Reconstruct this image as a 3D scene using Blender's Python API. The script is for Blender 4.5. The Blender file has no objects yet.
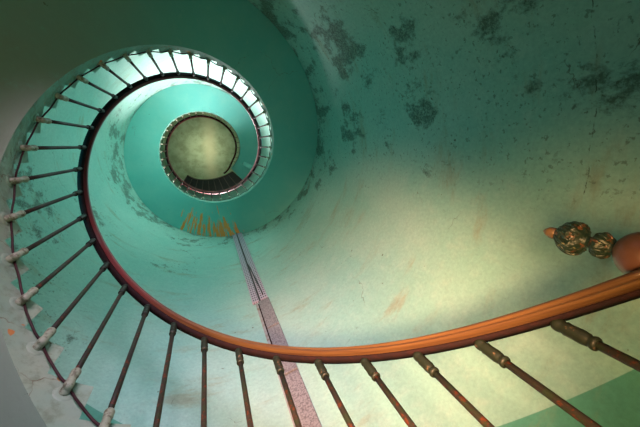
import bpy, math, random
from mathutils import Matrix, Vector
random.seed(4)
sc = bpy.context.scene
col = sc.collection
PI = math.pi
cos, sin, rad = math.cos, math.sin, math.radians

# ---------------------------------------------------------------- measured geometry (metres)
H = 0.50                       # camera height above the floor
PH, DTH = 0.40849, 0.175932     # angle of baluster 0, angle per step
Z0, DZ = 0.60441 + H, 0.17774   # handrail underside at baluster 0, rise per step
RW = 1.72                       # tower radius inside
RF = 1.028                      # face of the stair towards the open well
NTURN = 2 * PI / DTH
PITCH = DZ * NTURN
TREAD = -0.835                  # tread front edge relative to the handrail helix
SOF_I, SOF_O = -1.152, -1.27    # soffit at the well / at the wall
I_END = 73.45
CEIL = 15.7 + H

def ang(i): return PH + DTH * i
def hz(i): return Z0 + DZ * i
def smooth(a, b, x):
    t = min(1, max(0, (x - a) / (b - a))); return t * t * (3 - 2 * t)
def drift(i): return 0.08 * smooth(56, 70, i)     # the well wanders a little near the top
def pt(r, i, z, d=True):
    w = drift(i) * max(0, (RW - r) / (RW - 1.0)) if d else 0
    return Vector((r * cos(ang(i)) + w, r * sin(ang(i)), z))

# ---------------------------------------------------------------- node helpers
def new_mat(name):
    m = bpy.data.materials.new(name); m.use_nodes = True
    nt = m.node_tree; nt.nodes.clear()
    out = nt.nodes.new('ShaderNodeOutputMaterial')
    b = nt.nodes.new('ShaderNodeBsdfPrincipled')
    nt.links.new(b.outputs[0], out.inputs[0])
    return m, nt, b

class G:
    """small node-graph writer"""
    def __init__(s, nt): s.nt = nt
    def _in(s, sock, v):
        if v is None: return
        if hasattr(v, 'is_output'): s.nt.links.new(v, sock)
        else:
            if sock.type == 'RGBA' and len(v) == 3: v = (*v, 1)
            sock.default_value = v
    def m(s, op, a, b=None, c=None, clamp=False):
        n = s.nt.nodes.new('ShaderNodeMath'); n.operation = op; n.use_clamp = clamp
        for k, v in enumerate((a, b, c)): s._in(n.inputs[k], v)
        return n.outputs[0]
    def vm(s, op, a, b=None):
        n = s.nt.nodes.new('ShaderNodeVectorMath'); n.operation = op
        s._in(n.inputs[0], a); s._in(n.inputs[1], b)
        return n.outputs['Value' if op in ('LENGTH', 'DISTANCE') else 'Vector']
    def pos(s):
        return s.nt.nodes.new('ShaderNodeNewGeometry').outputs['Position']
    def obj(s):
        return s.nt.nodes.new('ShaderNodeTexCoord').outputs['Object']
    def sep(s, v):
        n = s.nt.nodes.new('ShaderNodeSeparateXYZ'); s._in(n.inputs[0], v); return n.outputs
    def comb(s, x, y, z):
        n = s.nt.nodes.new('ShaderNodeCombineXYZ')
        for k, v in enumerate((x, y, z)): s._in(n.inputs[k], v)
        return n.outputs[0]
    def noise(s, v, scale, detail=4, rough=.6, dist=0):
        n = s.nt.nodes.new('ShaderNodeTexNoise')
        s._in(n.inputs['Vector'], v); n.inputs['Scale'].default_value = scale
        n.inputs['Detail'].default_value = detail; n.inputs['Roughness'].default_value = rough
        n.inputs['Distortion'].default_value = dist
        return n.outputs[0]
    def edge(s, v, scale, rnd=1):
        n = s.nt.nodes.new('ShaderNodeTexVoronoi'); n.feature = 'DISTANCE_TO_EDGE'
        s._in(n.inputs['Vector'], v); n.inputs['Scale'].default_value = scale
        n.inputs['Randomness'].default_value = rnd
        return n.outputs[0]
    def dots(s, v, scale):
        n = s.nt.nodes.new('ShaderNodeTexVoronoi')
        s._in(n.inputs['Vector'], v); n.inputs['Scale'].default_value = scale
        n.inputs['Randomness'].default_value = 0
        return n.outputs['Distance']
    def rng(s, v, a, b, c=0., d=1., smooth=True):
        n = s.nt.nodes.new('ShaderNodeMapRange')
        n.interpolation_type = 'SMOOTHSTEP' if smooth else 'LINEAR'
        for k, x in enumerate((v, a, b, c, d)): s._in(n.inputs[k], x)
        return n.outputs[0]
    def mix(s, f, a, b, mode='MIX'):
        n = s.nt.nodes.new('ShaderNodeMix'); n.data_type = 'RGBA'; n.blend_type = mode
        s._in(n.inputs[0], f); s._in(n.inputs[6], a); s._in(n.inputs[7], b)
        return n.outputs[2]
    def bump(s, h, strength=.3, dist=.01):
        n = s.nt.nodes.new('ShaderNodeBump'); n.inputs['Strength'].default_value = strength
        n.inputs['Distance'].default_value = dist; s._in(n.inputs['Height'], h)
        return n.outputs[0]

def lin(r, g, b):
    f = lambda c: (c / 255 / 12.92) if c <= 10 else ((c / 255 + .055) / 1.055) ** 2.4
    return (f(r), f(g), f(b))

# ---------------------------------------------------------------- materials
TEAL = (0.215, 0.43, 0.36)
TEAL_S = (.11, .41, .36)

def cracks(g, v, scale, mask_scale, w, lo, hi):
    warp = g.vm('ADD', v, g.vm('MULTIPLY', g.comb(g.noise(v, 5, 4), g.noise(g.vm('ADD', v, (7, 3, 1)), 5, 4), g.noise(g.vm('ADD', v, (1, 9, 4)), 5, 4)), (.22, .22, .22)))
    e = g.edge(warp, scale)
    line = g.rng(e, 0, w, 1, 0)
    k = g.rng(g.noise(g.vm('ADD', v, (3.1, 5.7, 2.2)), mask_scale, 2), lo, hi)
    return g.m('MULTIPLY', line, k)

def blob(g, p, c, r, soft=1.0):
    d = g.vm('DISTANCE', p, c)
    return g.rng(d, r, r * .15 * soft, 0, 1)

def wall_material():
    m, nt, b = new_mat('old_teal_wall_paint'); g = G(nt)
    p = g.pos(); x, y, z = g.sep(p)
    th = g.m('ARCTAN2', y, x)
    rel = g.m('SUBTRACT', g.m('SUBTRACT', z, Z0), g.m('MULTIPLY', g.m('SUBTRACT', th, PH), DZ / DTH))
    hel = g.m('FLOORED_MODULO', g.m('ADD', rel, 0.96), PITCH)          # height above the step line of the flight below
    # stretched coordinates on the wall
    uv = g.comb(g.m('MULTIPLY', x, 1.0), g.m('MULTIPLY', y, 1.0), g.m('MULTIPLY', z, 0.55))
    big = g.noise(uv, 1.3, 3)
    c = g.mix(g.rng(big, .35, .68), TEAL, (0.275, .455, .38))
    fine = g.noise(p, 9, 6, .7)
    c = g.mix(g.rng(fine, .45, .8, 0, .4), c, (.36, .51, .43))
    # dado: darker green band that follows the stairs
    stepno = g.m('MINIMUM', g.m('MAXIMUM', g.m('DIVIDE', g.m('SUBTRACT', th, PH), DTH), 0.0), 11.0)
    dado = g.rng(g.m('ADD', hel, g.m('MULTIPLY', stepno, .0125)), 1.000, 1.005, 1, 0)
    c = g.mix(g.m('MULTIPLY', dado, .9), c, (0.05, 0.24, 0.17))
    # brown damp streaks
    st = g.noise(g.comb(g.m('MULTIPLY', th, 1.5), 3.3, g.m('MULTIPLY', z, 2.4)), 2.0, 6, .65)
    br = g.m('MULTIPLY', g.rng(st, .53, .74), .6)
    c = g.mix(br, c, (.23, .23, .14))
    # mould: speckles in clusters
    zone = g.m('MULTIPLY', g.rng(g.m('ABSOLUTE', g.m('SUBTRACT', th, rad(-19))), rad(38), rad(16)), g.rng(z, 5.2 + H, 4.0 + H))
    under = g.rng(hel, PITCH - 1.65, PITCH - .30)                       # damp below the next flight
    sector = g.rng(g.vm('DISTANCE', g.comb(x, y, 0), (1.5, -.75, 0)), 1.7, .6)
    clus = g.m('MULTIPLY', under, g.m('ADD', .82, g.m('MULTIPLY', sector, .18)))
    clus = g.m('MAXIMUM', clus, g.m('MULTIPLY', zone, .48))
    for cx_, cz, r, k in ((-14, 2.39, .36, 1.0), (-37, 3.3, .62, 1.0), (-9.5, 3.75, .6, .95), (3.5, 2.3, .13, .8), (-30, 2.5, .36, .8),
                          (-19, 1.6, .34, .7), (-10, 1.05, .33, .6), (6, 4.7, .6, .75), (-27, 1.75, .26, .65), (160, 7.5, 1.0, 1.0), (-172, 7.7, .8, 1.0), (135, 7.2, .7, .95), (100, 6.5, .5, .95), (-145, 8.2, .6, .7), (-55, 3.9, .5, .8), (-160, 3.4, .5, .6), (165, 3.9, .65, .95), (150, 3.2, .5, .85), (135, 2.7, .4, .7), (-120, 8.2, .5, .8), (150, 5.2, .6, .7), (110, 5.0, .5, .6)):
        cc = (RW * cos(rad(cx_)), RW * sin(rad(cx_)), cz + H)
        clus = g.m('MAXIMUM', clus, g.m('MULTIPLY', blob(g, p, cc, r * 1.3), k))
    med = g.noise(g.vm('ADD', g.comb(x, y, g.m('MULTIPLY', z, .7)), (2.7, .4, 6.1)), 4.2, 7, .68)
    thr = g.m('SUBTRACT', .665, g.m('MULTIPLY', clus, .225))
    mould = g.rng(g.m('SUBTRACT', med, thr), 0, .10)
    grain = g.noise(p, 55, 4, .75)
    mould = g.m('MULTIPLY', mould, g.rng(grain, .36, .56, .40, 1))
    speck = g.m('MULTIPLY', g.rng(g.noise(g.vm('ADD', p, (8, 1, 3)), 30, 4, .6), .60, .66), g.rng(clus, .15, .6, .15, 1))
    c = g.mix(g.m('MULTIPLY', mould, .80), c, (.042, .060, .040))
    c = g.mix(g.m('MULTIPLY', speck, .6), c, (.045, .045, .028))
    # long upright crack
    wob = g.m('MULTIPLY', g.m('SUBTRACT', g.noise(g.comb(0, th, 0), 9, 5, .6), .5), .07)
    ln = g.rng(g.m('ABSOLUTE', g.m('SUBTRACT', z, g.m('ADD', 1.09 + H, wob))), .0010, .0034, 1, 0)
    ln = g.m('MULTIPLY', ln, g.m('MULTIPLY', g.rng(th, rad(-50), rad(-40)), g.rng(th, rad(9), rad(4))))
    ln = g.m('MULTIPLY', ln, g.rng(g.noise(g.comb(5, th, 0), 26, 4), .46, .60))
    c = g.mix(g.m('MULTIPLY', ln, .9), c, (.03, .03, .02))
    gr = g.noise(p, 42, 6, .75)
    c = g.mix(1.0, c, g.mix(g.rng(gr, .34, .66, smooth=False), (.87, .87, .87), (1.09, 1.09, 1.09)), 'MULTIPLY')
    # scattered black chips
    chip = g.rng(g.noise(g.vm('ADD', p, (4, 4, 4)), 13, 3, .5), .735, .76)
    c = g.mix(g.m('MULTIPLY', chip, .8), c, (.06, .055, .03))
    cr = g.m('MAXIMUM', cracks(g, g.vm('ADD', p, (.3, .8, .1)), 1.1, 1.4, .004, .60, .66),
             cracks(g, g.vm('ADD', p, (5.3, 1.8, 2.1)), 2.3, 1.9, .006, .64, .70))
    c = g.mix(g.m('MULTIPLY', cr, .8), c, (.07, .055, .03))
    nt.links.new(c, b.inputs['Base Color'])
    b.inputs['Roughness'].default_value = .62
    b.inputs['Specular IOR Level'].default_value = .3
    h = g.m('ADD', g.m('MULTIPLY', g.noise(p, 6, 5), .6), g.m('MULTIPLY', cr, -.5))
    nt.links.new(g.bump(h, .35, .02), b.inputs['Normal'])
    return m

def soffit_material():
    m, nt, b = new_mat('teal_soffit_paint'); g = G(nt)
    p = g.pos(); x, y, z = g.sep(p)
    r = g.vm('LENGTH', g.comb(x, y, 0)); th = g.m('ARCTAN2', y, x)
    c = g.mix(g.rng(g.noise(p, 2.2, 4), .35, .7), TEAL_S, (.14, .43, .37))
    # warm lamp tone painted into the lowest flight: greyer and less teal
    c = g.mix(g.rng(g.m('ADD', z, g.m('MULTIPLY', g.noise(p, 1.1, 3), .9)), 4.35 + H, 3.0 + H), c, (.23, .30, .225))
    c = g.mix(g.rng(g.noise(p, 12, 6, .7), .55, .8, 0, .5), c, (.21, .47, .37))
    chip = g.rng(g.noise(g.vm('ADD', p, (9, 2, 4)), 15, 3, .5), .75, .77)
    c = g.mix(g.m('MULTIPLY', chip, .7), c, (.08, .09, .06))
    cr = cracks(g, p, 1.6, 1.2, .006, .58, .64)
    c = g.mix(g.m('MULTIPLY', cr, .6), c, (.10, .09, .05))
    # rust runs around the top of the stone strip, drawn out along the radius
    run = g.noise(g.comb(g.m('MULTIPLY', th, 13), g.m('MULTIPLY', r, 1.0), g.m('MULTIPLY', z, .2)), 2.0, 5, .7)
    near = g.m('MULTIPLY', g.rng(g.m('ABSOLUTE', g.m('SUBTRACT', th, rad(91))), .74, .25), g.rng(g.m('ABSOLUTE', g.m('SUBTRACT', z, 6.75 + H)), 1.2, .8))
    near = g.m('MULTIPLY', near, g.rng(r, 1.0, 1.62, .72, 1.06))
    rust = g.rng(g.m('SUBTRACT', run, g.m('SUBTRACT', .98, g.m('MULTIPLY', near, .485))), 0, .02)
    c = g.mix(g.m('MULTIPLY', rust, .95), c, (.78, .23, .03))
    nt.links.new(c, b.inputs['Base Color'])
    b.inputs['Roughness'].default_value = .5
    b.inputs['Specular IOR Level'].default_value = .35
    nt.links.new(g.bump(g.noise(p, 7, 5), .25, .02), b.inputs['Normal'])
    return m

def step_material():
    m, nt, b = new_mat('flaking_cream_paint_on_stone'); g = G(nt)
    p = g.pos()
    c = g.mix(g.rng(g.noise(p, 3, 4), .35, .7), (.20, .29, .22), (.27, .32, .225))
    x, y, z = g.sep(p)
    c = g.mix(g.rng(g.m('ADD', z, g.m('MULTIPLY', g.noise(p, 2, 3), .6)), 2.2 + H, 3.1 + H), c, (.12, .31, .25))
    c = g.mix(g.rng(g.noise(p, 16, 6, .72), .46, .72, 0, .8), c, (.13, .16, .10))
    fl = g.rng(g.noise(g.vm('ADD', p, (2, 7, 1)), 10, 3, .5), .665, .685)
    c = g.mix(fl, c, (.42, .15, .035))
    cr = cracks(g, p, 5, 3, .018, .48, .55)
    c = g.mix(g.m('MULTIPLY', cr, .8), c, (.13, .07, .03))
    nt.links.new(c, b.inputs['Base Color'])
    b.inputs['Roughness'].default_value = .55
    h = g.m('ADD', g.noise(p, 12, 5), g.m('MULTIPLY', cr, -.6))
    nt.links.new(g.bump(h, .4, .012), b.inputs['Normal'])
    return m

def speckle(name, base, spot, scale, lo, hi, rough=.5, metal=0, second=None, bump=.4, gloss=.5, high=None):
    m, nt, b = new_mat(name); g = G(nt)
    p = g.pos()
    c = g.mix(g.rng(g.noise(p, scale, 5, .65), lo, hi), base, spot)
    if second: c = g.mix(g.rng(g.noise(g.vm('ADD', p, (3, 3, 3)), scale * .7, 4, .6), second[1], second[2]), c, second[0])
    if high:                                        # another coat of paint on the upper flights
        z = g.sep(p)[2]; c = g.mix(g.rng(z, 2.0 + H, 2.9 + H), c, high)
    nt.links.new(c, b.inputs['Base Color'])
    b.inputs['Roughness'].default_value = rough; b.inputs['Metallic'].default_value = metal
    b.inputs['Specular IOR Level'].default_value = gloss
    nt.links.new(g.bump(g.noise(p, scale * 1.5, 4), bump, .004), b.inputs['Normal'])
    return m

def wood_material():
    m, nt, b = new_mat('polished_red_brown_wood'); g = G(nt)
    p = g.pos(); x, y, z = g.sep(p)
    th = g.m('ARCTAN2', y, x); r = g.vm('LENGTH', g.comb(x, y, 0))
    v = g.comb(g.m('MULTIPLY', th, 3), g.m('MULTIPLY', r, 60), g.m('MULTIPLY', g.m('SUBTRACT', z, g.m('MULTIPLY', th, DZ / DTH)), 60))
    n = g.noise(v, 1.5, 5, .6)
    worn = g.mix(g.rng(n, .3, .75), (.095, .050, .016), (.046, .021, .009))
    red = g.mix(g.rng(n, .3, .75), (.15, .024, .022), (.085, .014, .014))
    c = g.mix(g.rng(g.m('ADD', z, g.m('MULTIPLY', g.noise(p, 3, 3), .5)), 2.0 + H, 2.8 + H), worn, red)
    nt.links.new(c, b.inputs['Base Color'])
    b.inputs['Roughness'].default_value = .36
    b.inputs['Specular IOR Level'].default_value = .45
    nt.links.new(g.bump(n, .1, .003), b.inputs['Normal'])
    return m

def ceiling_material():
    m, nt, b = new_mat('stained_ceiling_plaster'); g = G(nt)
    p = g.pos(); x, y, z = g.sep(p)
    c = g.mix(g.rng(g.noise(p, 2.6, 6, .7), .38, .66), (.27, .42, .28), (.17, .27, .16))
    c = g.mix(g.rng(g.noise(p, 9, 6, .7), .55, .75, 0, .7), c, (.13, .16, .07))
    band = g.rng(g.m('ABSOLUTE', g.m('SUBTRACT', g.m('ADD', x, g.m('MULTIPLY', g.noise(p, 1.2, 4), .5)), .42)), .46, .02)  # paler beige band along y, its edges broken by noise
    c = g.mix(g.m('MULTIPLY', band, .75), c, (.38, .46, .30))
    nt.links.new(c, b.inputs['Base Color']); b.inputs['Roughness'].default_value = .7
    return m

def perforated_material():
    m, nt, b = new_mat('perforated_lilac_sheet'); g = G(nt)
    o = g.obj(); x, y, z = g.sep(o)                 # local: y across, z up
    v = g.comb(g.m('MULTIPLY', y, 1), g.m('MULTIPLY', z, .42), 0)
    d = g.dots(v, 42)
    hole = g.rng(d, .26, .32, 1, 0)
    c = g.mix(hole, (.36, .31, .37), (.03, .03, .035))
    nt.links.new(c, b.inputs['Base Color']); b.inputs['Roughness'].default_value = .6
    return m

M = dict(
    wall=wall_material(), soffit=soffit_material(), step=step_material(), ceiling=ceiling_material(), wood=wood_material(),
    iron=speckle('dark_rusty_iron', (.013, .007, .007), (.020, .008, .007), 30, .45, .65, .8, gloss=.08),
    bar=speckle('dark_green_paint_with_rust', (.020, .018, .013), (.075, .022, .010), 38, .53, .62, .5, second=((.018, .026, .013), .50, .60), gloss=.15, high=(.034, .008, .009)),
    cap=speckle('dark_green_cast_iron', (.009, .014, .008), (.10, .07, .04), 34, .60, .68, .5, second=((.05, .018, .01), .62, .68), gloss=.25),
    collar=speckle('cream_paint_on_cast_iron', (.23, .26, .18), (.10, .10, .06), 40, .50, .62, .5),
    cable=speckle('dark_red_cable', (.034, .006, .008), (.022, .005, .006), 20, .4, .6, .5, gloss=.25),
    black=speckle('black_cable', (.012, .012, .014), (.03, .03, .03), 20, .4, .6, .6),
    stone=speckle('speckled_granite', (.205, .21, .21), (.095, .09, .092), 75, .42, .62, .75, bump=.5),
    pale=speckle('pale_pinkish_mortar', (.24, .25, .24), (.16, .14, .10), 12, .45, .7, .8),
    finial=speckle('verdigris_and_gilt_cast_iron', (.014, .030, .018), (.12, .055, .025), 40, .56, .64, .42, metal=.1, second=((.15, .15, .07), .62, .68), bump=.9),
    copper=speckle('worn_gilt_tip', (.17, .10, .04), (.07, .05, .025), 40, .45, .7, .42, metal=.2),
    ball=speckle('red_brown_turned_wood', (.095, .042, .025), (.05, .024, .015), 9, .4, .7, .34),
    dark=speckle('near_black_brown_wood', (.030, .016, .013), (.018, .010, .008), 12, .4, .7, .6),
    darkstep=speckle('dark_brown_wood', (.045, .026, .022), (.03, .017, .014), 12, .4, .7, .6),
    nosing=speckle('worn_brown_wood_edge', (.16, .10, .085), (.10, .06, .05), 12, .4, .7, .6),
    floor=speckle('grey_stone_floor', (.36, .34, .29), (.25, .24, .2), 6, .4, .7, .7),
    frame=speckle('white_window_frame', (.6, .6, .56), (.5, .5, .45), 10, .4, .7, .5),
    reveal=speckle('pale_reveal_plaster', (.5, .58, .48), (.4, .5, .42), 6, .4, .7, .7),
)

# ---------------------------------------------------------------- mesh helpers
class MB:
    def __init__(s): s.v = []; s.f = []; s.smooth = []
    def add(s, vs, fs, sm=True):
        n = len(s.v); s.v += [Vector(v) for v in vs]
        for f in fs: s.f.append([n + k for k in f]); s.smooth.append(sm)
    def sweep(s, rings, closed_ring=True, caps=True, sm=True):
        n = len(rings[0]); vs = [v for r in rings for v in r]; fs = []
        for a in range(len(rings) - 1):
            for k in range(n if closed_ring else n - 1):
                k2 = (k + 1) % n
                fs.append((a * n + k, a * n + k2, (a + 1) * n + k2, (a + 1) * n + k))
        s.add(vs, fs, sm)
        if caps and closed_ring:
            s.add(rings[0], [tuple(range(n))[::-1]], False); s.add(rings[-1], [tuple(range(n))], False)
    def tube(s, pts, r, seg=10, caps=True):
        pts = [Vector(p) for p in pts]; rings = []
        up = Vector((0.13, .27, 1)).normalized()
        for k, p in enumerate(pts):
            t = (pts[min(k + 1, len(pts) - 1)] - pts[max(k - 1, 0)]).normalized()
            a = t.cross(up)
            if a.length < 1e-3: a = t.cross(Vector((1, 0, 0)))
            a.normalize(); b = a.cross(t).normalized(); up = b
            rr = r[k] if isinstance(r, (list, tuple)) else r
            rings.append([p + (a * cos(2 * PI * j / seg) + b * sin(2 * PI * j / seg)) * rr for j in range(seg)])
        s.sweep(rings, caps=caps)
    def lathe(s, prof, seg=20, mod=None, c=(0, 0, 0)):
        rings = []
        for r, z in prof:
            ring = []
            for j in range(seg):
                a = 2 * PI * j / seg
                rr = max(r, 1e-4) * (mod(a, z) if mod else 1)
                ring.append(Vector((c[0] + rr * cos(a), c[1] + rr * sin(a), c[2] + z)))
            rings.append(ring)
        s.sweep(rings)
    def build(s, name, mat, parent=None, origin=(0, 0, 0), rotz=0, world=True, bevel=0):
        """verts are in world coords (world=True) or already local to origin/rotz"""
        me = bpy.data.meshes.new(name)
        o = Vector(origin)
        vs = [tuple(v - o) for v in s.v] if world else [tuple(v) for v in s.v]
        me.from_pydata(vs, [], s.f)
        me.polygons.foreach_set('use_smooth', s.smooth)
        me.validate(); me.update()
        import bmesh
        bm = bmesh.new(); bm.from_mesh(me)
        bmesh.ops.remove_doubles(bm, verts=bm.verts, dist=1e-5)
        bmesh.ops.recalc_face_normals(bm, faces=bm.faces)
        bm.to_mesh(me); bm.free()
        me.materials.append(mat)
        ob = bpy.data.objects.new(name, me); col.objects.link(ob)
        ob.location = o; ob.rotation_euler = (0, 0, rotz)
        if parent: link(ob, parent)
        if bevel:
            md = ob.modifiers.new('bevel', 'BEVEL'); md.width = bevel; md.segments = 2
        return ob

def link(ob, parent):
    w = world_loc(parent)
    ob.parent = parent; ob.location = Vector(ob.location) - w[0]
    ob.rotation_euler.z -= w[1]
    if w[1]: ob.location = Matrix.Rotation(-w[1], 3, 'Z') @ Vector(ob.location)
def world_loc(o):
    if o.parent is None: return Vector(o.location), o.rotation_euler.z
    w = world_loc(o.parent)
    return w[0] + Matrix.Rotation(w[1], 3, 'Z') @ Vector(o.location), w[1] + o.rotation_euler.z

def empty(name, loc=(0, 0, 0)):
    o = bpy.data.objects.new(name, None); col.objects.link(o); o.location = loc; o.empty_display_size = .1
    return o
def tag(o, label, cat, group=None):
    o['label'] = label; o['category'] = cat
    if group: o['group'] = group
    return o
def struct(o): o['kind'] = 'structure'; return o

# ---------------------------------------------------------------- the setting
WT = .38
# windows, the last three added only for their light: (angle deg, half width deg, z0, z1) all hidden from below by the flights or outside the frame
WIN = [(92, 15, 7.72 + H, 8.95 + H), (-100, 18, .55 + H, 1.95 + H), (-62, 13, 5.0 + H, 6.1 + H), (186, 9, 2.75 + H, 3.45 + H), (0, 12, 6.2 + H, 7.5 + H)]
def build_wall():
    mb = MB(); N = 180
    zs = [0]
    cuts = sorted({z for w in WIN for z in w[2:]} | {0, CEIL})
    for a, b in zip(cuts, cuts[1:]):
        n = max(1, round((b - a) / .6))
        for k in range(1, n + 1): zs.append(a + (b - a) * k / n)
    def inwin(d, z):
        for (c, hw, a, b) in WIN:
            dd = (d - c + 180) % 360 - 180
            if abs(dd) < hw and a < z < b: return True
        return False
    def P(k, z, r): t = 2 * PI * (k % N) / N; return Vector((r * cos(t), r * sin(t), z))
    vi = {}; V = []
    def vid(k, j, r):
        key = (k % N, j, r)
        if key not in vi: vi[key] = len(V); V.append(P(k, zs[j], r))
        return vi[key]
    F = []
    for j in range(len(zs) - 1):
        for k in range(N):
            d = (k + .5) * 360 / N; zc = (zs[j] + zs[j + 1]) / 2
            if inwin(d, zc): continue
            F.append((vid(k, j, RW), vid(k, j + 1, RW), vid(k + 1, j + 1, RW), vid(k + 1, j, RW)))
            F.append((vid(k, j, RW + WT), vid(k + 1, j, RW + WT), vid(k + 1, j + 1, RW + WT), vid(k, j + 1, RW + WT)))
    mb.add(V, F)
    o = mb.build('wall_tower', M['wall']); struct(o)
    # reveals + frames
    for n, (c, hw, a, b) in enumerate(WIN):
        k0 = round((c - hw) * N / 360); k1 = round((c + hw) * N / 360)
        rv = MB()
        for z in (a, b):
            for k in range(k0, k1): rv.add([P(k, z, RW), P(k + 1, z, RW), P(k + 1, z, RW + WT), P(k, z, RW + WT)], [(0, 1, 2, 3)], False)
        for k in (k0, k1): rv.add([P(k, a, RW), P(k, b, RW), P(k, b, RW + WT), P(k, a, RW + WT)], [(0, 1, 2, 3)], False)
        ctr = P((k0 + k1) / 2, a, RW + WT)
        e = struct(rv.build('window_%d' % (n + 1), M['reveal'], origin=ctr))
        fr = MB(); r0 = RW + WT * .55
        def barp(ka, za, kb, zb, w=.022):
            m = 8; fr.tube([P(ka + (kb - ka) * q / m, za + (zb - za) * q / m, r0) for q in range(m + 1)], w, 6)
        # real curve positions, so the frame follows the round wall
        def P2(k, z, r): t = 2 * PI * k / N; return Vector((r * cos(t), r * sin(t), z))
        P_, = (P2,)
        def barq(ka, za, kb, zb, w=.022):
            m = 8; fr.tube([P_(ka + (kb - ka) * q / m, za + (zb - za) * q / m, r0) for q in range(m + 1)], w, 6)
        barq(k0, a, k0, b); barq(k1, a, k1, b); barq(k0, a, k1, a); barq(k0, b, k1, b)
        barq((k0 + k1) / 2, a, (k0 + k1) / 2, b, .016); barq(k0, (a + b) / 2, k1, (a + b) / 2, .016)
        fr.build('window_frame', M['frame'], e, origin=ctr)
build_wall()

def disc(name, z, mat, t, r=RW + WT):
    mb = MB(); n = 96
    mb.sweep([[Vector((r * cos(2 * PI * k / n), r * sin(2 * PI * k / n), zz)) for k in range(n)] for zz in (z, z + t)], sm=False)
    return struct(mb.build(name, mat, origin=(0, 0, z)))
disc('floor', -.12, M['floor'], .12)
disc('ceiling', CEIL, M['ceiling'], .15)

# ---------------------------------------------------------------- spiral staircase
stair = tag(empty('spiral_staircase', pt(RF, -.5, 0)), 'painted spiral stone staircase with stepped open edge winding up round the tower wall', 'staircase')
SL = .035
RO = RW - .004
def soffit():
    mb = MB(); I0 = -.48; n = int((I_END - I0) * 5); rings = []
    for k in range(n + 1):
        i = I0 + (I_END - I0) * k / n
        zi, zo = hz(i) + SOF_I, hz(i) + SOF_O
        zi, zo = max(zi, .004), max(zo, .003)
        zm = (zi + zo) / 2
        rm = (RF + RO) / 2
        rings.append([pt(RF, i, zi), pt(rm, i, zm), pt(RO, i, zo), pt(RO, i, zo + SL + .11), pt(RF, i, zi + SL)])
    # sides as separate strips, so the edge to the well stays crisp
    for a, b in ((0, 1), (1, 2), (2, 3), (3, 4), (4, 0)):
        vs = []; fs = []
        for r in rings: vs += [r[a], r[b]]
        for k in range(n): fs.append((2 * k, 2 * k + 1, 2 * k + 3, 2 * k + 2))
        mb.add(vs, fs)
    mb.add(rings[0], [(0, 1, 2, 3, 4)], False); mb.add(rings[-1], [(4, 3, 2, 1, 0)], False)
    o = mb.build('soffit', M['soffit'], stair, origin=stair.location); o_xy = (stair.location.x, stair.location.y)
    # split shading between the two angled strips
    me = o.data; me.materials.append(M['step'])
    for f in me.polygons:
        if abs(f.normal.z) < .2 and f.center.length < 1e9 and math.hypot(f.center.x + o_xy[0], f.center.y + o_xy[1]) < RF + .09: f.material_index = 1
    return o
so = soffit()
md = so.modifiers.new('edge', 'EDGE_SPLIT'); md.split_angle = rad(35)
def step(k):
    i0, i1 = k - .5, min(k + .5, I_END)
    zt = hz(k - .5) + TREAD
    mb = MB(); n = 5
    def col_(r):
        return [pt(r, i0 + (i1 - i0) * q / n, 0) for q in range(n + 1)]
    bi = []; bo = []; ti = []; to = []
    for q in range(n + 1):
        i = i0 + (i1 - i0) * q / n
        for lst, r, z in ((bi, RF, max(hz(i) + SOF_I + SL, .004)), (bo, RO, max(hz(i) + SOF_O + SL + .11, .004)), (ti, RF, zt), (to, RO, zt)):
            v = pt(r, i, z); lst.append(v)
    for a, b in ((ti, to), (bi, bo), (bi, ti), (bo, to)):
        vs = a + b; m = n + 1
        mb.add(vs, [(q, q + 1, m + q + 1, m + q) for q in range(n)], False)
    for q in (0, n): mb.add([bi[q], bo[q], to[q], ti[q]], [(0, 1, 2, 3)], False)
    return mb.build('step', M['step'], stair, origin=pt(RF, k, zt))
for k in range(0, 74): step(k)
# downstand beam under the top landing
bm_ = MB(); ii = [71.2, 71.75]
vs = []
for i in ii:
    for r, z in ((1.28, hz(i) + SOF_I + .0), (RO, hz(i) + SOF_O + .03), (RO, hz(ii[0]) + SOF_O - .16), (1.28, hz(ii[0]) + SOF_I - .14)): vs.append(pt(r, i, z))
bm_.add(vs, [(0, 1, 2, 3), (7, 6, 5, 4), (0, 4, 5, 1), (1, 5, 6, 2), (2, 6, 7, 3), (3, 7, 4, 0)], False)
bm_.build('beam', M['soffit'], stair, origin=pt(1.4, 71.5, hz(71.5) + SOF_I))

# ---------------------------------------------------------------- railing
RB = .998
rail = tag(empty('stair_railing', pt(RB, -1, hz(-1) - .95)), 'long spiral railing with red-brown wooden handrail and dark iron balusters', 'railing')
def helix_profile(prof, i0, i1, per=5):
    n = int((i1 - i0) * per); rings = []
    for k in range(n + 1):
        i = i0 + (i1 - i0) * k / n
        e = .17 * smooth(71.6, 75.4, i)            # the end of the rail swings outwards
        rings.append([pt(r + e, i, hz(i) + z) for r, z in prof])
    return rings
wood = [(.957, .018), (.951, .024), (.950, .032), (.956, .036), (.959, .041), (.954, .047), (.953, .056), (.962, .066), (.982, .072), (1.006, .070), (1.020, .062),
        (1.024, .052), (1.021, .046), (1.018, .040), (1.022, .034), (1.024, .026), (1.022, .018), (1.015, .012), (.968, .012)]
mb = MB(); mb.sweep(helix_profile(wood, -1.28, 75.2))
mb.build('handrail', M['wood'], rail, origin=pt(RB, -1, hz(-1)))
iron = [(.976, 0), (.976, .014), (1.018, .014), (1.018, 0)]
mb = MB()
rg = helix_profile(iron, -1.2, 75.1)
for a, b in ((0, 1), (1, 2), (2, 3), (3, 0)):
    vs = []; fs = []
    for r in rg: vs += [r[a], r[b]]
    for k in range(len(rg) - 1): fs.append((2 * k, 2 * k + 1, 2 * k + 3, 2 * k + 2))
    mb.add(vs, fs)
mb.build('flat_iron_bar', M['iron'], rail, origin=pt(RB, -1, hz(-1)))

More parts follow.
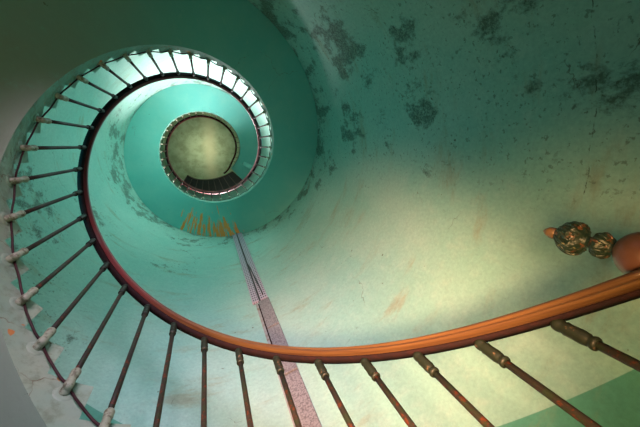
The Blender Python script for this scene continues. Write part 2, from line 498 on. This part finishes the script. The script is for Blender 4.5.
# one baluster, local frame: x outwards, z up, origin at the foot
KB = .982
proto = MB(); proto.tube([(0, 0, .01), (0, 0, .3), (0, 0, .6), (0, 0, KB - .05)], .0118, 12)
bal = proto.build('baluster', M['bar'], None, world=False)
cl = MB()
cl.lathe([(.004, -.026), (.014, -.024), (.0185, -.012), (.0185, .004), (.0165, .012), (.0158, .046), (.018, .051), (.0185, .060), (.0165, .065), (.019, .070), (.019, .078), (.016, .083), (.012, .085)], 16)
cl.tube([(0, 0, -.004), (.012, 0, -.008), (.024, 0, -.014), (.034, 0, -.016)], [.018, .018, .019, .020], 12)
collar = cl.build('collar', M['collar'], None, world=False)
ro = MB()
ro.tube([(.0262, 0, -.018), (.029, 0, -.018), (.034, 0, -.018)], [.026, .038, .042], 18)
rosette = ro.build('rosette', M['step'], None, world=False)
tp = MB()
tp.lathe([(.0115, KB - .118), (.018, KB - .116), (.0195, KB - .110), (.018, KB - .104), (.0145, KB - .100), (.0165, KB - .096), (.0185, KB - .08), (.0175, KB - .05), (.0185, KB - .036), (.0165, KB - .03),
          (.0185, KB - .024), (.0195, KB - .014), (.0175, KB - .005), (.011, KB), (.009, KB + .004)], 16, mod=lambda a, z: 1 + (.05 * cos(8 * a) if KB - .098 < z < KB - .03 else 0))
cap = tp.build('top_sleeve', M['cap'], None, world=False)
for k in range(0, 74):
    if k == 0: o, cs = bal, (collar, rosette, cap)
    else:
        o = bal.copy(); col.objects.link(o); cs = []
        for c_ in (collar, rosette, cap):
            d = c_.copy(); col.objects.link(d); cs.append(d)
    p = pt(RB, k, hz(k) - KB)
    o.parent = rail; o.location = p - Vector(rail.location); o.rotation_euler = (0, 0, ang(k))
    for d in cs:
        d.parent = o; d.location = (0, 0, 0)
        if d.name.startswith('collar') or d.name.startswith('rosette'): d['label'] = 'cream painted fixing at the foot of the baluster'

# ---------------------------------------------------------------- newel with ball and finial
NA = rad(9.6); NR = 1.05; nx, ny = NR * cos(NA), NR * sin(NA)
newel = tag(empty('newel_post', (nx, ny, 0)), 'newel post with brown wooden ball and ornate green and gilt finial', 'newel post')
BR, BZ = .062, .490 + H
mb = MB(); mb.lathe([(.05, 0), (.05, .03), (.042, .05), (.032, .09), (.026, .25), (.024, .6), (.028, .80), (.036, .84), (.03, .88), (.026, BZ - .04)], 20, c=(nx, ny, 0))
mb.build('post', M['cap'], newel, origin=(nx, ny, 0))
mb = MB(); mb.lathe([(BR * sin(PI * k / 24), BZ - BR * cos(PI * k / 24)) for k in range(25)], 40, c=(nx, ny, 0))
mb.build('ball', M['ball'], newel, origin=(nx, ny, BZ))
def dense(pr, n=5):
    out = []
    for (r0, z0_), (r1, z1_) in zip(pr, pr[1:]):
        for q in range(n): out.append((r0 + (r1 - r0) * q / n, z0_ + (z1_ - z0_) * q / n))
    return out + [pr[-1]]
FP = [(.025, .538), (.017, .552), (.017, .560), (.027, .571), (.033, .583), (.0325, .594), (.026, .604), (.017, .611), (.0155, .620), (.020, .628), (.034, .636), (.044, .646), (.0465, .657), (.044, .668), (.040, .680), (.034, .692), (.026, .703), (.017, .712), (.014, .716)]
def lobes(a, z):
    zz = z - H
    rough = .05 * sin(11 * a + 190 * zz) * sin(5 * a - 140 * zz) if .56 < zz < .71 else 0
    if .562 < zz < .615: return 1 + .12 * abs(cos(4 * a + 9 * (zz - .59))) - .05 + rough
    if .63 < zz < .71: return 1 + .16 * abs(cos(2.5 * a + 24 * (zz - .66))) - .09 + rough * 1.6
    return 1
mb = MB(); mb.lathe([(r, z + H) for r, z in dense(FP)], 72, mod=lobes, c=(nx, ny, 0))
fin = mb.build('finial', M['finial'], newel, origin=(nx, ny, .54 + H))
# leaves and ribs wrapped around both bulbs
def prof_r(z):
    for (r0, a), (r1, b) in zip(FP, FP[1:]):
        if a <= z <= b: return r0 + (r1 - r0) * (z - a) / (b - a)
    return FP[-1][0]
for k in range(7):
    a0 = 2 * PI * k / 7
    for q, (dz_, tw) in enumerate(((0, .55), (.004, .75))):
        pts = []; rs = []
        for s_ in range(9):
            t = s_ / 8; zz = .640 + .058 * t + dz_
            r = prof_r(zz) + .0015
            a = a0 + tw * t + q * .45
            pts.append((nx + r * cos(a), ny + r * sin(a), zz + H)); rs.append(.0052 * sin(PI * (.12 + .8 * t)) + .001)
        lf = MB(); lf.tube(pts, rs, 6); lf.build('leaf', M['finial'], fin, origin=pts[0])
for k in range(9):
    a0 = 2 * PI * k / 9; pts = []; rs = []
    for s_ in range(7):
        t = s_ / 6; zz = .566 + .038 * t
        r = prof_r(zz) + .001
        pts.append((nx + r * cos(a0 + .3 * t), ny + r * sin(a0 + .3 * t), zz + H)); rs.append(.0045 * sin(PI * (.12 + .8 * t)) + .001)
    lf = MB(); lf.tube(pts, rs, 6); lf.build('petal', M['finial'], fin, origin=pts[0])
mb = MB(); mb.lathe([(r, z + H) for r, z in [(.010, .708), (.0165, .715), (.0185, .721), (.0165, .728), (.0175, .733), (.0145, .741), (.009, .751), (.003, .757), (.0005, .7585)]], 24, mod=lambda a, z: 1 + .05 * cos(6 * a + 200 * z), c=(nx, ny, 0))
mb.build('tip', M['copper'], fin, origin=(nx, ny, .712 + H))

# ---------------------------------------------------------------- dark red cable resting on the baluster feet
mb = MB(); pts = []
random.seed(11)
for k in range(2, 52):
    sag = .014 + .03 * random.random()
    for q in range(8):
        t = q / 8; i = k + t
        z = hz(i) - KB + .026 - sag * 4 * t * (1 - t)
        pts.append(pt(1.0205 - .012 * sin(PI * t) ** 2, i, z))
mb.tube(pts, .0055, 8)
tag(mb.build('hanging_cable', M['cable'], None, origin=pts[0]), 'thin dark red cable sagging from foot to foot of the balusters', 'cable')

# ---------------------------------------------------------------- stone strip on the wall
def arc_block(a0, a1, z0_, z1_, r0, r1=RW - .003, n=5):
    mb = MB(); rings = []
    for k in range(n + 1):
        a = rad(a0 + (a1 - a0) * k / n)
        z0k, z1k = (z0_, z1_) if not isinstance(z0_, tuple) else (z0_[0] + (z0_[1] - z0_[0]) * k / n, z1_[0] + (z1_[1] - z1_[0]) * k / n)
        rings.append([Vector((r * cos(a), r * sin(a), z)) for r, z in ((r0, z0k), (r0, z1k), (r1, z1k), (r1, z0k))])
    mb.sweep(rings, sm=False)
    return mb
zb = hz(4.5) + TREAD + .002
pil_o = Vector((RW * cos(rad(72.6)), RW * sin(rad(72.6)), zb))
pil = tag(empty('stone_strip', pil_o), 'vertical strip of speckled granite blocks running up the round wall', 'pilaster')
joints = [zb - H, 1.42, 2.20, 2.905, 3.505]
for a, b in zip(joints, joints[1:]):
    arc_block(70.2, 74.35, a + H + .011, b + H - .011, RW - .035).build('stone_block', M['stone'], pil, origin=pil_o, bevel=.004)
arc_block(74.75, 75.6, zb + .002, 3.49 + H, RW - .022).build('edge_strip', M['pale'], pil, origin=pil_o)
arc_block(70.2, 75.6, zb + .001, 3.49 + H, RW - .006).build('backing', M['iron'], pil, origin=pil_o)
ztop = hz((rad(74) - PH) / DTH + NTURN) + SOF_O - .01
# perforated cover: two sheets either side of a slot
cov_o = Vector((RW * cos(rad(73.5)), RW * sin(rad(73.5)), 3.5 + H))
for a0, a1 in ((70.4, 73.3), (74.0, 76.6)):
    b_ = arc_block(a0, a1, 3.515 + H, ztop - .005, RW - .032)
    # local frame turned so that y runs across the sheet
    R = Matrix.Rotation(-rad(73.5), 3, 'Z')
    b_.v = [R @ (v - cov_o) for v in b_.v]
    b_.build('perforated_cover', M['perf'] if 'perf' in M else M.setdefault('perf', perforated_material()), pil, origin=cov_o, rotz=rad(73.5), world=False)
arc_block(70.6, 76.4, 3.515 + H, ztop - .006, RW - .008).build('slot_backing', M['black'], pil, origin=cov_o)
mb = MB()
cp = [(73.6, ztop - .02, .05), (73.7, 5.9 + H, .045), (73.5, 5.2 + H, .048), (73.6, 4.75 + H, .046), (72.9, 4.45 + H, .05), (72.4, 4.1 + H, .048), (71.9, 3.75 + H, .046), (71.8, 3.6 + H, .042)]
pts = []
for k in range(len(cp) - 1):
    for q in range(6):
        t = q / 6; pts.append([cp[k][j] + (cp[k + 1][j] - cp[k][j]) * t for j in range(3)])
pts.append(cp[-1])
mb.tube([((RW - d - .002) * cos(rad(a)), (RW - d - .002) * sin(rad(a)), z) for a, z, d in pts], .0075, 8)
tag(mb.build('black_cable', M['black'], None, origin=cov_o), 'black cable running down the perforated cover of the wall strip', 'cable')

# ---------------------------------------------------------------- dark wooden stair above the top landing
us_o = pt(1.3, 74, hz(74) - 1.0, False)
us = tag(empty('upper_stair', us_o), 'short dark brown wooden winding stair at the top of the tower', 'staircase')
def rin(i):
    t = (i - 73.3) / 8.4
    return 1.225 - .06 * sin(PI * min(1, t * 1.2)) + .075 * t * t
def uz(i): return hz(i) - 1.0 - .02 * (i - 73.4)
NS = 9; A0 = 73.55; A1 = 81.6
for k in range(NS):
    i0 = A0 + (A1 - A0) * k / NS; i1 = A0 + (A1 - A0) * (k + 1) / NS
    z = uz(i0) + .15
    for nm, ia, ib, za, zb_ in (('tread', i0 - .12, i1, z, z + .035), ('riser', i1 - .10, i1, z - .03, uz(i1) + .15)):
        mb = MB(); rings = []
        for q in range(4):
            i = ia + (ib - ia) * q / 3
            a = rin(i) + .03
            rings.append([pt(a, i, za, False), pt(a, i, zb_, False), pt(RW - .004, i, zb_, False), pt(RW - .004, i, za, False)])
        mb.sweep(rings, sm=False)
        mb.build(nm, M['darkstep' if nm == 'tread' else 'nosing'], us, origin=us_o)
mb = MB(); rings = []
for q in range(41):
    i = A0 - .1 + (A1 - A0 + .1) * q / 40; r = rin(i)
    rings.append([pt(r, i, uz(i), False), pt(r, i, uz(i) + .33, False), pt(r + .03, i, uz(i) + .33, False), pt(r + .03, i, uz(i), False)])
mb.sweep(rings, sm=False)
mb.build('string_board', M['dark'], us, origin=us_o)

# ---------------------------------------------------------------- light
def area(name, loc, to, sx, sy, power, color, spread=180):
    l = bpy.data.lights.new(name, 'AREA'); l.shape = 'RECTANGLE'; l.size = sx; l.size_y = sy
    l.energy = power; l.color = color; l.spread = rad(spread)
    o = bpy.data.objects.new(name, l); col.objects.link(o); o.location = loc
    d = Vector(to) - Vector(loc); o.rotation_euler = d.to_track_quat('-Z', 'Y').to_euler()
    return o
def spot(name, loc, to, power, color, size, blend=1, radius=.1):
    l = bpy.data.lights.new(name, 'SPOT'); l.energy = power; l.color = color; l.spot_size = rad(size); l.spot_blend = blend; l.shadow_soft_size = radius
    o = bpy.data.objects.new(name, l); col.objects.link(o); o.location = loc
    d = Vector(to) - Vector(loc); o.rotation_euler = d.to_track_quat('-Z', 'Y').to_euler()
    return o
def wp(deg, r, z): return (r * cos(rad(deg)), r * sin(rad(deg)), z + H)

DAY = (.80, .92, 1.0)
# LIGHTS
area('window_daylight_high', wp(92, RW + .3, 8.33), wp(-88, 1.7, 7.6), .9, 1.1, 470, (1, .82, .86), 125)
area('window_daylight_mid', wp(-62, RW + .3, 5.55), wp(118, 1.7, 5.4), .7, 1.0, 54, (.45, .97, 1.0))  # teal fill added behind an unseen opening, towards the wall opposite
area('window_daylight_low', wp(-100, RW + .3, 1.25), wp(85, 1.7, 2.4), 1.0, 1.3, 24, (1, .70, .92), 62)
area('window_daylight_west', wp(186, RW + .3, 3.1), wp(6, 1.7, 3.4), .6, .7, 18, (.05, .80, .95))  # no known window here; teal light added for the right-hand side
area('window_daylight_east', wp(0, RW + .3, 6.85), wp(180, 1.7, 6.85), .7, 1.2, 25, (.25, 1.0, .98))  # added behind an unseen opening to light the opposite wall and soffit
area('lantern_daylight', (0.0, 0, CEIL - 1.2), (0, 0, CEIL), .5, .5, 21, (1, .80, .58))  # unseen upward light added under the closed ceiling to brighten it
spot('warm_lamp', wp(-140, .35, -.35), wp(50, 1.7, 2.25), 1450, (1.0, .50, .28), 54, 1, .2)
spot('warm_lamp_right', wp(-165, .35, -.38), wp(25, 1.7, .95), 230, (1.0, .55, .20), 48, 1, .2)  # extra warm spot, added to carry the warm light further right
spot('warm_lamp_fill', wp(-155, 1.1, -.4), wp(-163, 1.35, 2.6), 38, (1.0, .90, .58), 72, 1, .1)  # unseen spot added to warm the left soffit and stringer
spot('daylight_door', wp(-95, .5, -.3), wp(90, 1.7, 2.5), 85, (.52, .75, 1.0), 56, 1, .2)
# ENDLIGHTS

w = bpy.data.worlds.new('sky'); sc.world = w; w.use_nodes = True
w.node_tree.nodes['Background'].inputs[0].default_value = (.7, .85, 1, 1)
w.node_tree.nodes['Background'].inputs[1].default_value = 0.3

# ---------------------------------------------------------------- camera
X = Vector((.94755014, -.06435768, .31306042)); Y = Vector((0, .97951628, .20136496)); Z = Vector((-.31960716, -.1908034, .92814079))
# rows of the camera->world rotation, for a camera with x right, y down, z forward
R = Matrix((X, Y, Z))
cx, cy, cz = R @ Vector((1, 0, 0)), R @ Vector((0, -1, 0)), R @ Vector((0, 0, -1))
cam = bpy.data.cameras.new('camera'); co = bpy.data.objects.new('camera', cam); col.objects.link(co)
mw = Matrix(((cx.x, cy.x, cz.x, .0107), (cx.y, cy.y, cz.y, -.0971), (cx.z, cy.z, cz.z, H), (0, 0, 0, 1)))
co.matrix_world = mw
cam.sensor_width = 36; cam.lens = 331.136 / 640 * 36; cam.clip_start = .01; cam.clip_end = 100
sc.camera = co
vs_ = sc.view_settings
sc.display_settings.display_device = 'sRGB'
vs_.view_transform = 'Standard'; vs_.look = 'None'; vs_.gamma = 1; vs_.exposure = 0; vs_.use_curve_mapping = False
sc.cycles.max_bounces = 12; sc.cycles.diffuse_bounces = 8
sc.cycles.use_denoising = True
